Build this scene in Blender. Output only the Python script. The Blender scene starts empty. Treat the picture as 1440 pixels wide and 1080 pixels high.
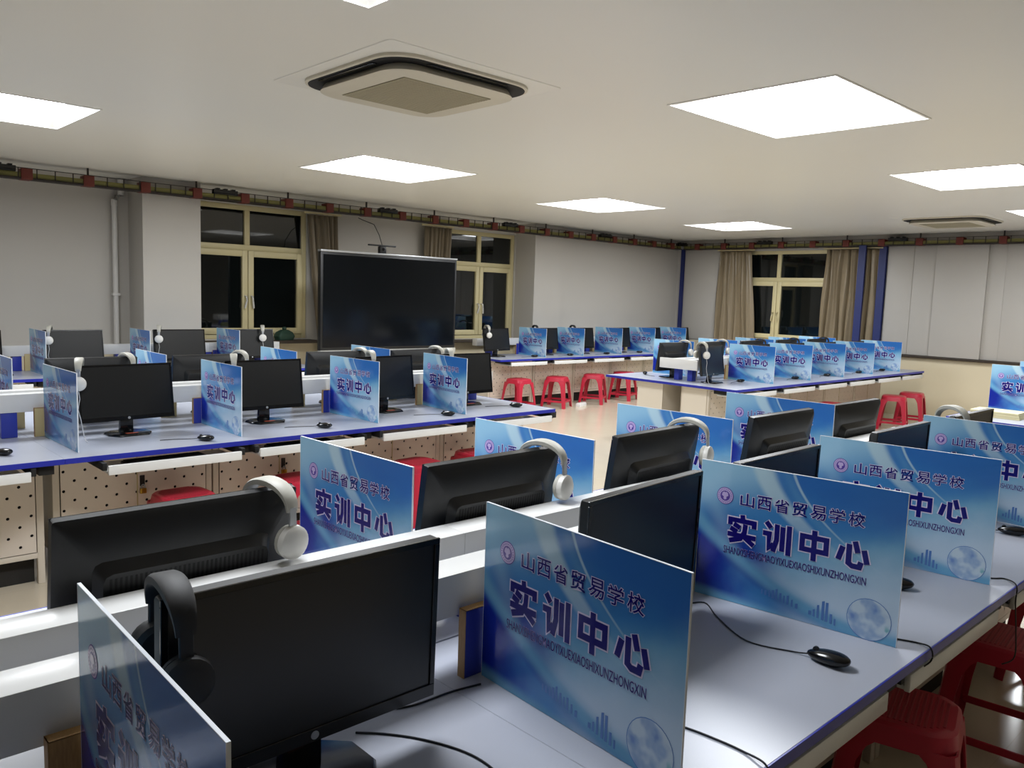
import bpy, bmesh, math, random
from mathutils import Vector, Matrix, Euler
random.seed(7)
scene = bpy.context.scene
col = scene.collection
PI = math.pi

# ------------------------------------------------------------------ camera
F_PX, YAW, PITCH, ROLL, CAM_H = 1140.0, 0.81323, 0.10901, -0.03406, 1.653
fwd = Vector((math.cos(YAW)*math.cos(PITCH), math.sin(YAW)*math.cos(PITCH), -math.sin(PITCH)))
rgt = Vector((math.sin(YAW), -math.cos(YAW), 0))
upv = rgt.cross(fwd)
rr = rgt*math.cos(ROLL) - upv*math.sin(ROLL)
uu = rr.cross(fwd)
cam_data = bpy.data.cameras.new('camera')
cam_data.sensor_width = 36.0
cam_data.lens = F_PX/1440.0*36.0
cam_data.clip_start = 0.05
cam = bpy.data.objects.new('camera', cam_data)
cam.matrix_world = Matrix(((rr.x, uu.x, -fwd.x, 0), (rr.y, uu.y, -fwd.y, 0), (rr.z, uu.z, -fwd.z, CAM_H), (0, 0, 0, 1)))
col.objects.link(cam)
scene.camera = cam

# ------------------------------------------------------------------ world and exposure
world = bpy.data.worlds.new('night_sky')
scene.world = world
world.use_nodes = True
bgn = world.node_tree.nodes['Background']
bgn.inputs['Color'].default_value = (0.012, 0.016, 0.02, 1)
bgn.inputs['Strength'].default_value = 0.25
vs = scene.view_settings
vs.view_transform = 'Standard'
vs.look = 'None'
vs.gamma = 1.0
vs.use_curve_mapping = False
vs.exposure = 0.0
LAMP_STRENGTH = 28.0

# ------------------------------------------------------------------ room constants (metres)
CEIL = 2.785
XL, XR, YN = -5.5, 13.0, -4.5
YB_OUT, YB_IN = 9.65, 9.2           # recessed back wall / pilaster front
DESK = 0.75

# ------------------------------------------------------------------ materials
def lin(c):
    return tuple(((v/255.0)/12.92 if v/255.0 <= 0.04045 else ((v/255.0+0.055)/1.055)**2.4) for v in c)

def mat(name, rgb, rough=0.5, metal=0.0, spec=0.5, noise=0.0, nscale=40.0, bump=0.0, coat=0.0, trans=0.0):
    m = bpy.data.materials.new(name)
    m.use_nodes = True
    nt = m.node_tree
    b = nt.nodes['Principled BSDF']
    c = lin(rgb)
    b.inputs['Base Color'].default_value = (*c, 1)
    b.inputs['Roughness'].default_value = rough
    b.inputs['Metallic'].default_value = metal
    b.inputs['Specular IOR Level'].default_value = spec
    if coat: b.inputs['Coat Weight'].default_value = coat
    if trans: b.inputs['Transmission Weight'].default_value = trans
    if noise or bump:
        tc = nt.nodes.new('ShaderNodeTexCoord')
        nz = nt.nodes.new('ShaderNodeTexNoise')
        nz.inputs['Scale'].default_value = nscale
        nz.inputs['Detail'].default_value = 4
        nt.links.new(tc.outputs['Object'], nz.inputs['Vector'])
        if noise:
            rp = nt.nodes.new('ShaderNodeMix'); rp.data_type = 'RGBA'
            rp.inputs['A'].default_value = (*[max(0, v*(1-noise)) for v in c], 1)
            rp.inputs['B'].default_value = (*[min(1, v*(1+noise)) for v in c], 1)
            nt.links.new(nz.outputs['Fac'], rp.inputs['Factor'])
            nt.links.new(rp.outputs['Result'], b.inputs['Base Color'])
        if bump:
            bp = nt.nodes.new('ShaderNodeBump')
            bp.inputs['Strength'].default_value = bump
            bp.inputs['Distance'].default_value = 0.002
            nt.links.new(nz.outputs['Fac'], bp.inputs['Height'])
            nt.links.new(bp.outputs['Normal'], b.inputs['Normal'])
    return m

class NX:
    """tiny expression builder for shader math nodes"""
    def __init__(s, nt, sock): s.nt, s.k = nt, sock
    def _m(s, op, *a, clamp=False):
        n = s.nt.nodes.new('ShaderNodeMath'); n.operation = op; n.use_clamp = clamp
        for i, v in enumerate((s,)+a):
            if isinstance(v, NX): s.nt.links.new(v.k, n.inputs[i])
            else: n.inputs[i].default_value = v
        return NX(s.nt, n.outputs[0])
    def __add__(s, o): return s._m('ADD', o)
    __radd__ = __add__
    def __sub__(s, o): return s._m('SUBTRACT', o)
    def __rsub__(s, o): return s._m('MULTIPLY', -1.0)._m('ADD', o)
    def __mul__(s, o): return s._m('MULTIPLY', o)
    __rmul__ = __mul__
    def abs(s): return s._m('ABSOLUTE')
    def clamp(s): return s._m('ADD', 0.0, clamp=True)
    def ss(s, a, b):      # smoothstep from a to b (a may exceed b)
        n = s.nt.nodes.new('ShaderNodeMapRange'); n.interpolation_type = 'SMOOTHSTEP'
        s.nt.links.new(s.k, n.inputs['Value'])
        if a < b:
            n.inputs['From Min'].default_value, n.inputs['From Max'].default_value = a, b
            n.inputs['To Min'].default_value, n.inputs['To Max'].default_value = 0, 1
        else:
            n.inputs['From Min'].default_value, n.inputs['From Max'].default_value = b, a
            n.inputs['To Min'].default_value, n.inputs['To Max'].default_value = 1, 0
        return NX(s.nt, n.outputs['Result'])
def cmix(nt, a, b, f):
    n = nt.nodes.new('ShaderNodeMix'); n.data_type = 'RGBA'
    for nm, v in (('A', a), ('B', b)):
        if isinstance(v, tuple): n.inputs[nm].default_value = (*v, 1)
        else: nt.links.new(v, n.inputs[nm])
    if isinstance(f, NX): nt.links.new(f.k, n.inputs['Factor'])
    else: n.inputs['Factor'].default_value = f
    return n.outputs['Result']

PW, PH = 0.588, 0.421            # partition board size
def board_material():
    m = bpy.data.materials.new('printed_board'); m.use_nodes = True
    nt = m.node_tree; b = nt.nodes['Principled BSDF']
    tc = nt.nodes.new('ShaderNodeTexCoord'); sp = nt.nodes.new('ShaderNodeSeparateXYZ')
    nt.links.new(tc.outputs['Object'], sp.inputs[0])
    u = NX(nt, sp.outputs['Y'])*(-1/PW); v = NX(nt, sp.outputs['Z'])*(1/PH)
    w = 1.0 - v
    nz = nt.nodes.new('ShaderNodeTexNoise'); nz.inputs['Scale'].default_value = 9; nz.inputs['Detail'].default_value = 3
    nt.links.new(tc.outputs['Object'], nz.inputs['Vector'])
    n = NX(nt, nz.outputs['Fac']) - 0.5
    sky = lin((150, 196, 224)); mid = lin((66, 132, 194)); deep = lin((20, 42, 150)); blue = lin((52, 110, 184))
    pale = lin((190, 212, 232)); teal = lin((112, 172, 208)); white = lin((196, 222, 230))
    u1 = 0.33 + w*0.26 + w*w*0.95               # main light ribbon
    d1 = u - u1
    v2 = 0.56 - u*1.14 + u*u*0.60               # lower sweep
    d2 = v - v2
    # upper left field
    base = cmix(nt, sky, mid, (w*1.25 + u*0.55).ss(0.12, 0.62))
    base = cmix(nt, base, deep, ((d2*1.0).ss(0.34, 0.06))*(u.ss(0.0, 0.16))*(u.ss(0.62, 0.34)))
    # right of ribbon: stronger blue on top
    right = cmix(nt, blue, mid, (v + u*0.3 + n*0.2).ss(1.15, 0.8))
    base = cmix(nt, base, right, d1.ss(0.0, 0.10))
    # pale lower right
    base = cmix(nt, base, teal, (w + u*0.45 + n*0.15).ss(0.62, 0.86)*(d2.ss(0.0, 0.10))*(u.ss(0.25, 0.55)))
    base = cmix(nt, base, pale, (w*0.9 + u*0.45 + n*0.2).ss(0.66, 1.12)*(d2.ss(0.0, 0.06)))
    # lower sweep ribbon and deep corner under it
    base = cmix(nt, base, teal, d2.abs().ss(0.11, 0.0)*0.85)
    low = cmix(nt, deep, mid, (u + n*0.3).ss(0.05, 0.42))
    low = cmix(nt, low, teal, (v + u*0.10).ss(0.10, 0.02))
    low = cmix(nt, low, pale, u.ss(0.38, 0.72))
    base = cmix(nt, base, low, d2.ss(-0.03, -0.11))
    cl = NX(nt, nz.outputs['Fac']).ss(0.5, 0.72)*(u.ss(0.22, 0.08))*((v-0.26).abs().ss(0.10, 0.02))
    base = cmix(nt, base, teal, cl*0.6)
    # ribbons
    fade = w.ss(0.62, 0.2)
    base = cmix(nt, base, white, d1.abs().ss(0.075, 0.03)*fade*0.72)
    base = cmix(nt, base, white, (d1-0.155).abs().ss(0.012, 0.002)*fade*0.7)
    base = cmix(nt, base, teal, (d1-0.12).abs().ss(0.06, 0.0)*fade*0.35)
    base = cmix(nt, base, sky, (u-(-0.02)-w*0.34).abs().ss(0.09, 0.0)*0.45*w.ss(0.9, 0.4))
    nt.links.new(base, b.inputs['Base Color'])
    b.inputs['Roughness'].default_value = 0.13
    b.inputs['Specular IOR Level'].default_value = 0.5
    return m

def globe_material():
    m = bpy.data.materials.new('globe_print'); m.use_nodes = True
    nt = m.node_tree; b = nt.nodes['Principled BSDF']
    tc = nt.nodes.new('ShaderNodeTexCoord'); nz = nt.nodes.new('ShaderNodeTexNoise')
    nz.inputs['Scale'].default_value = 22; nz.inputs['Detail'].default_value = 2
    nt.links.new(tc.outputs['Object'], nz.inputs['Vector'])
    sp = nt.nodes.new('ShaderNodeSeparateXYZ'); nt.links.new(tc.outputs['Object'], sp.inputs[0])
    f = NX(nt, nz.outputs['Fac'])
    z = NX(nt, sp.outputs['Z'])*(1/PH)
    c = cmix(nt, lin((196, 215, 230)), lin((150, 178, 214)), f.ss(0.42, 0.62))
    c = cmix(nt, c, lin((96, 132, 200)), f.ss(0.60, 0.72)*0.7)
    c = cmix(nt, c, lin((110, 180, 190)), f.ss(0.40, 0.33)*z.ss(0.14, 0.08))
    nt.links.new(c, b.inputs['Base Color'])
    b.inputs['Roughness'].default_value = 0.15
    return m

def pegboard_material():
    m = bpy.data.materials.new('perforated_steel'); m.use_nodes = True
    nt = m.node_tree; b = nt.nodes['Principled BSDF']; out = nt.nodes['Material Output']
    b.inputs['Base Color'].default_value = (*lin((232, 220, 206)), 1)
    b.inputs['Roughness'].default_value = 0.4
    tc = nt.nodes.new('ShaderNodeTexCoord'); sp = nt.nodes.new('ShaderNodeSeparateXYZ')
    nt.links.new(tc.outputs['Object'], sp.inputs[0])
    x = NX(nt, sp.outputs['X']); z = NX(nt, sp.outputs['Z'])
    P = 0.11
    def dots(ox, oz):
        fx = (x*(1/P) + (50+ox))._m('FRACT') - 0.5
        fz = (z*(1/P) + (50+oz))._m('FRACT') - 0.5
        return (fx*fx + fz*fz)._m('SQRT')*P
    d = dots(0, 0)._m('MINIMUM', dots(0.5, 0.5))
    hole = d.ss(0.0088, 0.0074)
    tr = nt.nodes.new('ShaderNodeBsdfTransparent')
    mx = nt.nodes.new('ShaderNodeMixShader')
    nt.links.new(hole.k, mx.inputs[0]); nt.links.new(b.outputs[0], mx.inputs[1]); nt.links.new(tr.outputs[0], mx.inputs[2])
    nt.links.new(mx.outputs[0], out.inputs['Surface'])
    return m

def floor_material():
    m = mat('floor_tile', (210, 198, 176), rough=0.16, noise=0.05, nscale=3)
    nt = m.node_tree; b = nt.nodes['Principled BSDF']
    tc = nt.nodes.new('ShaderNodeTexCoord'); sp = nt.nodes.new('ShaderNodeSeparateXYZ')
    nt.links.new(tc.outputs['Object'], sp.inputs[0])
    x = NX(nt, sp.outputs['X']); y = NX(nt, sp.outputs['Y'])
    fx = ((x*1.25 + 40)._m('FRACT') - 0.5).abs(); fy = ((y*1.25 + 40)._m('FRACT') - 0.5).abs()
    j = fx._m('MAXIMUM', fy).ss(0.496, 0.499)
    src = b.inputs['Base Color'].links[0].from_socket
    c = cmix(nt, src, lin((196, 178, 148)), j*0.5)
    nt.links.new(c, b.inputs['Base Color'])
    return m

def emit(name, rgb, strength):
    m = bpy.data.materials.new(name); m.use_nodes = True
    nt = m.node_tree
    for n in list(nt.nodes):
        if n.type != 'OUTPUT_MATERIAL': nt.nodes.remove(n)
    e = nt.nodes.new('ShaderNodeEmission')
    e.inputs['Color'].default_value = (*lin(rgb), 1); e.inputs['Strength'].default_value = strength
    nt.links.new(e.outputs[0], nt.nodes['Material Output'].inputs['Surface'])
    return m

def wood_material():
    m = bpy.data.materials.new('raw_board_edge'); m.use_nodes = True
    nt = m.node_tree; b = nt.nodes['Principled BSDF']
    tc = nt.nodes.new('ShaderNodeTexCoord'); nz = nt.nodes.new('ShaderNodeTexNoise')
    mp = nt.nodes.new('ShaderNodeMapping'); mp.inputs['Scale'].default_value = (60, 60, 8)
    nt.links.new(tc.outputs['Object'], mp.inputs[0]); nt.links.new(mp.outputs[0], nz.inputs['Vector'])
    c = cmix(nt, lin((150, 112, 66)), lin((190, 152, 100)), NX(nt, nz.outputs['Fac']))
    nt.links.new(c, b.inputs['Base Color']); b.inputs['Roughness'].default_value = 0.6
    return m

M = {}
M['wall'] = mat('wall_paint', (186, 182, 175), 0.55, noise=0.02, nscale=2)
M['wall_low'] = mat('wall_cream', (220, 208, 178), 0.45, noise=0.03, nscale=2)
M['ceil'] = mat('ceiling_film', (240, 238, 230), 0.36, noise=0.02, nscale=0.7)
M['floor'] = floor_material()
M['desk'] = mat('desk_laminate', (176, 180, 192), 0.3, noise=0.03, nscale=300)
M['edge'] = mat('blue_edge_band', (34, 44, 158), 0.35)
M['white'] = mat('white_steel', (226, 226, 224), 0.28)
M['cream'] = mat('cream_steel', (226, 216, 200), 0.38)
M['blue_plate'] = mat('blue_laminate', (44, 58, 160), 0.4)
M['beige_plate'] = mat('beige_laminate', (196, 180, 132), 0.5)
M['wood'] = wood_material()
M['board'] = board_material()
M['globe'] = globe_material()
M['ink'] = mat('navy_ink', (20, 12, 112), 0.25)
M['ink_white'] = mat('white_ink', (226, 216, 240), 0.25)
M['ink_seal'] = mat('seal_ink', (92, 70, 160), 0.25)
M['ink_pale'] = mat('seal_pale_ink', (196, 178, 226), 0.25)
M['ink_sky'] = mat('skyline_ink', (84, 126, 190), 0.25)
M['edge_white'] = mat('board_core', (222, 228, 236), 0.3)
M['black'] = mat('black_plastic', (20, 21, 23), 0.42, bump=0.06, nscale=900)
M['gloss'] = mat('gloss_black', (14, 14, 16), 0.16)
M['screen'] = mat('screen_panel', (16, 17, 18), 0.3, spec=0.55)
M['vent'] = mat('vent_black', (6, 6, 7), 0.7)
M['silver'] = mat('silver_plastic', (176, 178, 180), 0.3, metal=0.5)
M['sticker'] = mat('orange_sticker', (196, 92, 66), 0.5)
M['hwhite'] = mat('headset_white', (216, 214, 208), 0.4)
M['hgrey'] = mat('headset_grey', (178, 176, 166), 0.5)
M['hblack'] = mat('headset_black', (26, 26, 28), 0.6)
M['cable_w'] = mat('cable_grey_white', (206, 206, 206), 0.5)
M['cable_b'] = mat('cable_black', (16, 16, 18), 0.45)
M['red'] = mat('red_plastic', (190, 38, 62), 0.33, noise=0.03, nscale=12)
M['red2'] = mat('red_plastic_groove', (166, 28, 50), 0.4)
M['peg'] = pegboard_material()
M['dark'] = mat('dark_interior', (38, 36, 34), 0.8)
M['frame'] = mat('window_pvc', (206, 194, 150), 0.4)
M['glass'] = mat('window_glass', (14, 18, 18), 0.03, spec=0.7)
M['curtain'] = mat('curtain_satin', (136, 122, 98), 0.36, noise=0.1, nscale=6)
M['curtain2'] = mat('curtain_brown', (128, 116, 96), 0.5, noise=0.1, nscale=6)
M['strip'] = mat('blue_strip', (30, 42, 100), 0.5)
M['rail'] = mat('dark_rail', (52, 42, 32), 0.6)
M['lamp'] = emit('lamp_diffuser', (246, 250, 255), LAMP_STRENGTH)
M['lampframe'] = mat('lamp_frame', (238, 236, 230), 0.4)
M['acbody'] = mat('ac_plastic', (214, 207, 188), 0.45)
M['acgrille'] = mat('ac_grille', (172, 164, 138), 0.6)
M['brass'] = mat('brass', (196, 158, 60), 0.3, metal=0.8)
M['track'] = mat('olive_bundle', (120, 116, 62), 0.6, noise=0.2, nscale=9)
M['trackdark'] = mat('track_dark', (38, 30, 26), 0.6)
M['trackred'] = mat('track_red', (104, 42, 32), 0.6)
M['green'] = mat('green_bag', (34, 64, 50), 0.6)
M['paper'] = mat('cream_paper', (232, 222, 180), 0.6)
M['olive'] = mat('olive_bag', (120, 122, 70), 0.5)
M['pipe'] = mat('white_pipe', (214, 212, 208), 0.4)

# ------------------------------------------------------------------ mesh helpers
class MB:
    def __init__(s): s.v, s.f = [], []
    def quad(s, a, b, c, d):
        i = len(s.v); s.v += [a, b, c, d]; s.f.append((i, i+1, i+2, i+3)); return s
    def box(s, x0, x1, y0, y1, z0, z1):
        i = len(s.v)
        s.v += [(x0,y0,z0),(x1,y0,z0),(x1,y1,z0),(x0,y1,z0),(x0,y0,z1),(x1,y0,z1),(x1,y1,z1),(x0,y1,z1)]
        s.f += [(i,i+3,i+2,i+1),(i+4,i+5,i+6,i+7),(i,i+1,i+5,i+4),(i+1,i+2,i+6,i+5),(i+2,i+3,i+7,i+6),(i+3,i,i+4,i+7)]
        return s
    def loft(s, rings, cap=True, close=True):
        """rings: list of equal-length point lists"""
        i0 = len(s.v); n = len(rings[0])
        for r in rings: s.v += [tuple(p) for p in r]
        for k in range(len(rings)-1):
            for j in range(n if close else n-1):
                a = i0+k*n+j; b = i0+k*n+(j+1) % n
                s.f.append((a, b, b+n, a+n))
        if cap:
            s.f.append(tuple(i0+j for j in reversed(range(n))))
            s.f.append(tuple(i0+(len(rings)-1)*n+j for j in range(n)))
        return s
    def tube(s, pts, r, n=6, flat=None):
        pts = [Vector(p) for p in pts]; rings = []
        ref = Vector((0, 0, 1))
        for k, p in enumerate(pts):
            t = (pts[min(k+1, len(pts)-1)]-pts[max(k-1, 0)]).normalized()
            a = ref if abs(t.dot(ref)) < 0.95 else Vector((1, 0, 0))
            x = t.cross(a).normalized(); y = x.cross(t)
            rx, ry = (r, r) if flat is None else flat
            rings.append([p + x*rx*math.cos(2*PI*j/n) + y*ry*math.sin(2*PI*j/n) for j in range(n)])
        return s.loft(rings)
    def lathe(s, prof, n=20, axis='Z', c=(0, 0, 0)):
        rings = []
        for r, h in prof:
            ring = []
            for j in range(n):
                a = 2*PI*j/n; x, y = r*math.cos(a), r*math.sin(a)
                p = {'Z': (x, y, h), 'Y': (x, h, -y), 'X': (h, x, y)}[axis]
                ring.append((p[0]+c[0], p[1]+c[1], p[2]+c[2]))
            rings.append(ring)
        return s.loft(rings)
    def xform(s, mtx):
        s.v = [tuple(mtx @ Vector(p)) for p in s.v]; return s
    def mesh(s, name, m, bevel=0.0, seg=2, smooth=None):
        me = bpy.data.meshes.new(name)
        me.from_pydata([tuple(p) for p in s.v], [], s.f)
        bm = bmesh.new(); bm.from_mesh(me)
        bmesh.ops.recalc_face_normals(bm, faces=bm.faces)
        if bevel:
            ed = [e for e in bm.edges if len(e.link_faces) == 2 and e.calc_face_angle(0) > 0.5]
            bmesh.ops.bevel(bm, geom=ed, offset=bevel, segments=seg, affect='EDGES', profile=0.5, clamp_overlap=True)
        bm.to_mesh(me); bm.free()
        me.materials.append(m)
        if smooth is None: smooth = True
        if smooth:
            for p in me.polygons: p.use_smooth = True
            try: me.set_sharp_from_angle(angle=math.radians(35))
            except Exception: pass
        return me

def rrect(hx, hy, r, n=4, z=0.0, cx=0.0, cy=0.0):
    pts = []
    for (sx, sy, a0) in ((1, 1, 0), (-1, 1, PI/2), (-1, -1, PI), (1, -1, 1.5*PI)):
        for k in range(n+1):
            a = a0 + PI/2*k/n
            pts.append((cx+sx*(hx-r)+r*math.cos(a), cy+sy*(hy-r)+r*math.sin(a), z))
    return pts

def link(name, me, parent=None, loc=(0, 0, 0), rot=(0, 0, 0)):
    o = bpy.data.objects.new(name, me); col.objects.link(o)
    if parent is not None: o.parent = parent
    o.location = loc; o.rotation_euler = rot
    return o
def tag(o, label, cat, group=None):
    o['label'] = label; o['category'] = cat
    if group: o['group'] = group
    return o
def thing(name, label, cat, loc=(0, 0, 0), rz=0.0, group=None):
    o = link(name, None, None, loc, (0, 0, rz))
    o.empty_display_size = 0.1
    return tag(o, label, cat, group)
def struct(o): o['kind'] = 'structure'; return o
def copy_tree(o, parent=None):
    c = o.copy(); col.objects.link(c)
    if parent is not None: c.parent = parent
    for ch in o.children: copy_tree(ch, c)
    return c
ORD = ['first', 'second', 'third', 'fourth', 'fifth', 'sixth', 'seventh', 'eighth']

# ------------------------------------------------------------------ the room
def slab(name, x0, x1, y0, y1, z0, z1, m, parent=None, bevel=0.0):
    return link(name, MB().box(x0, x1, y0, y1, z0, z1).mesh(name, m, bevel, smooth=bool(bevel)), parent)

struct(slab('floor', XL-.1, XR+.2, YN-.1, YB_OUT+.2, -0.1, 0.0, M['floor']))

# ceiling: one slab with rectangular openings for the recessed lamps
LAMPS = {(0, 0): (.62, 1.88, 1.95, 2.90), (0, 1): (.52, 1.77, 5.93, 6.95), (1, 0): (3.965, 5.185, 1.95, 2.94), (1, 1): (3.85, 5.10, 5.98, 7.07),
         (2, 0): (7.15, 8.33, 2.0, 2.97), (2, 1): (7.13, 8.30, 6.13, 7.22), (3, 0): (10.31, 11.50, 2.0, 2.97), (3, 1): (10.24, 11.37, 6.08, 7.22)}
def grid_slab(name, xs, ys, holes, z0, z1, m):
    mb = MB()
    for i in range(len(xs)-1):
        for j in range(len(ys)-1):
            cx, cy = (xs[i]+xs[i+1])/2, (ys[j]+ys[j+1])/2
            if any(a < cx < b and c < cy < d for (a, b), (c, d) in holes): continue
            mb.box(xs[i], xs[i+1], ys[j], ys[j+1], z0, z1)
    return link(name, mb.mesh(name, m, smooth=False))
holes = [((r[0], r[1]), (r[2], r[3])) for r in LAMPS.values()]
xs = sorted({XL-.1, XR+.2} | {v for r in LAMPS.values() for v in r[:2]}); ys = sorted({YN-.1, YB_OUT+.2} | {v for r in LAMPS.values() for v in r[2:]})
struct(grid_slab('ceiling', xs, ys, holes, CEIL, CEIL+.12, M['ceil']))

# back wall, built around the two window openings
W1 = (3.76, 5.36, 1.00, 2.64); W2 = (7.62, 9.09, 0.96, 2.61); W3 = (5.80, 7.90, 1.00, 2.57)   # W3: y0,y1,z0,z1 on the right wall
LOW = 0.93
def wall_with_openings(name, along, a0, a1, p0, p1, openings):
    """along 'x': wall runs in x between a0,a1 with thickness p0..p1 in y; along 'y' likewise"""
    parts = []
    for lo, hi, mm in ((0.0, LOW, M['wall_low']), (LOW, CEIL, M['wall'])):
        mb = MB()
        cuts = sorted({a0, a1} | {v for o in openings for v in o[:2] if a0 < v < a1})
        for i in range(len(cuts)-1):
            ca, cb = cuts[i], cuts[i+1]; mid = (ca+cb)/2
            segs = [(lo, hi)]
            for o in openings:
                if o[0] < mid < o[1]:
                    new = []
                    for s0, s1 in segs:
                        if o[2] > s0: new.append((s0, min(s1, o[2])))
                        if o[3] < s1: new.append((max(s0, o[3]), s1))
                    segs = new
            for s0, s1 in segs:
                if s1-s0 < 1e-4: continue
                if along == 'x': mb.box(ca, cb, p0, p1, s0, s1)
                else: mb.box(p0, p1, ca, cb, s0, s1)
        parts.append(mb)
    root = link(name, parts[1].mesh(name, M['wall'], smooth=False)); struct(root)
    link('wainscot', parts[0].mesh('wainscot', M['wall_low'], smooth=False), root)
    return root
wall_back = wall_with_openings('wall_back', 'x', XL-.1, 9.11, YB_OUT, YB_OUT+.2, [W1, W2])
def pier(name, x0, x1, y0, y1):
    o = struct(slab(name, x0, x1, y0, y1, LOW, CEIL, M['wall']))
    slab('wainscot', x0, x1, y0, y1, 0, LOW, M['wall_low'], o)
    return o
pier('wall_pilaster', 3.15, 3.78, YB_IN, YB_OUT)
pier('wall_pilaster', 9.11, 9.74, YB_IN, YB_OUT+.2)
pier('wall_back_corner', 9.74, XR+.2, YB_IN+.05, YB_OUT+.2)
wall_right = wall_with_openings('wall_right', 'y', YN-.1, YB_IN+.05, XR, XR+.2, [W3])
struct(slab('wall_left', XL-.1, XL, YN, YB_OUT, 0, CEIL, M['wall']))
struct(slab('wall_near', XL-.1, XR, YN-.1, YN, 0, CEIL, M['wall']))

# right wall: tall white boards above a dark rail, blue strips, corner strip
def wallboard(y0, y1, d, name='trim_board'):
    return struct(link(name, MB().box(XR-d, XR, y0, y1, 0.955, 2.66).mesh(name, M['wall'], 0.003)))
for y0, y1, d in ((4.915, 5.30, 0.03), (4.59, 4.915, 0.022), (3.89, 4.59, 0.05), (3.66, 3.89, 0.012), (2.2, 3.66, 0.024), (0.7, 2.2, 0.04), (8.32, 9.06, 0.02)):
    wallboard(y0, y1, d)
struct(slab('trim_rail', XR-.06, XR, -4.4, 5.3, 0.915, 0.953, M['rail'], bevel=0.006))
struct(slab('trim_strip', XR-.05, XR-.005, 9.085, 9.15, LOW, 2.62, M['strip']))
struct(slab('trim_strip', XR-.17, XR-.13, 5.60, 5.71, LOW, 2.62, M['strip']))
struct(slab('trim_strip', XR-.07, XR-.005, 5.32, 5.43, LOW, 2.62, M['strip']))

# windows --------------------------------------------------------------
def window(name, along, a0, a1, z0, z1, p, zrail, mull, sash, handles=True, far=1):
    """p: plane coordinate of the inner face; frame depth 0.07 going outwards (+)"""
    def bx(a, b, c, d, q0, q1):
        mb = MB()
        return mb.box(a, b, p+q0, p+q1, c, d) if along == 'x' else mb.box(p+q0, p+q1, a, b, c, d)
    root = link(name, None); struct(root)
    t = 0.06
    def part(nm, mb, m, bev=0.006, par=None): return link(nm, mb.mesh(nm, m, bev), par or root)
    part('window_frame', bx(a0, a0+t, z0, z1, 0, .07), M['frame']); part('window_frame', bx(a1-t, a1, z0, z1, 0, .07), M['frame'])
    part('window_frame', bx(a0+t, a1-t, z1-t, z1, 0, .07), M['frame']); part('window_frame', bx(a0+t, a1-t, z0, z0+t, 0, .07), M['frame'])
    part('transom', bx(a0+t, a1-t, zrail-.035, zrail+.035, 0.0, .07), M['frame'])
    part('mullion', bx(mull-.035, mull+.035, zrail+.035, z1-t, .0, .07), M['frame'])
    for q0, q1 in ((a0+t, mull-.035), (mull+.035, a1-t)):
        part('pane', bx(q0, q1, zrail+.035, z1-t, .03, .04), M['glass'], 0)
    for (q0, q1) in ((a0+t, mull), (mull, a1-t)):
        s = 0.075
        f = part('sash', bx(q0+.004, q0+s, z0+t, zrail-.035, -.025, .05), M['frame'])
        part('sash_stile', bx(q1-s, q1-.004, z0+t, zrail-.035, -.025, .05), M['frame'], par=f)
        part('sash_rail', bx(q0+s, q1-s, zrail-.035-s, zrail-.035, -.025, .05), M['frame'], par=f)
        part('sash_rail', bx(q0+s, q1-s, z0+t, z0+t+s, -.025, .05), M['frame'], par=f)
        part('pane', bx(q0+s, q1-s, z0+t+s, zrail-.035-s, .01, .02), M['glass'], 0, par=f)
    if handles:
        for sgn in (-1, 1):
            hz = z0 + (zrail-z0)*0.42
            c = mull + sgn*0.04
            pts = [(c, -.03, hz+.06), (c, -.07, hz+.05), (c, -.075, hz), (c+.012*sgn, -.065, hz-.06), (c+.016*sgn, -.06, hz-.09)]
            pts = [(a, p+b, z) if along == 'x' else (p+b, a, z) for a, b, z in pts]
            part('window_handle', MB().tube(pts, .011, 8), M['hwhite'] if along == 'x' else M['frame'], 0)
    return root
window('window_1', 'x', *W1[:2], *W1[2:], YB_OUT+.02, 2.125, 4.555, None)
window('window_2', 'x', *W2[:2], *W2[2:], YB_OUT+.02, 2.11, 8.353, None)
window('window_3', 'y', W3[0], W3[1], W3[2], W3[3], XR+.02, 2.075, 7.16, None)
# second mullion of the three-part window on the right wall
struct(slab('trim_window_post', XR+.005, XR+.09, 6.24, 6.31, 1.06, 2.51, M['frame'], bevel=.005))
# sills
struct(slab('trim_sill', 3.79, 5.42, 9.45, YB_OUT, 0.945, 0.985, M['rail'], bevel=.006))
struct(slab('trim_sill', 7.55, 9.10, 9.45, YB_OUT, 0.915, 0.950, M['rail'], bevel=.006))
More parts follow.
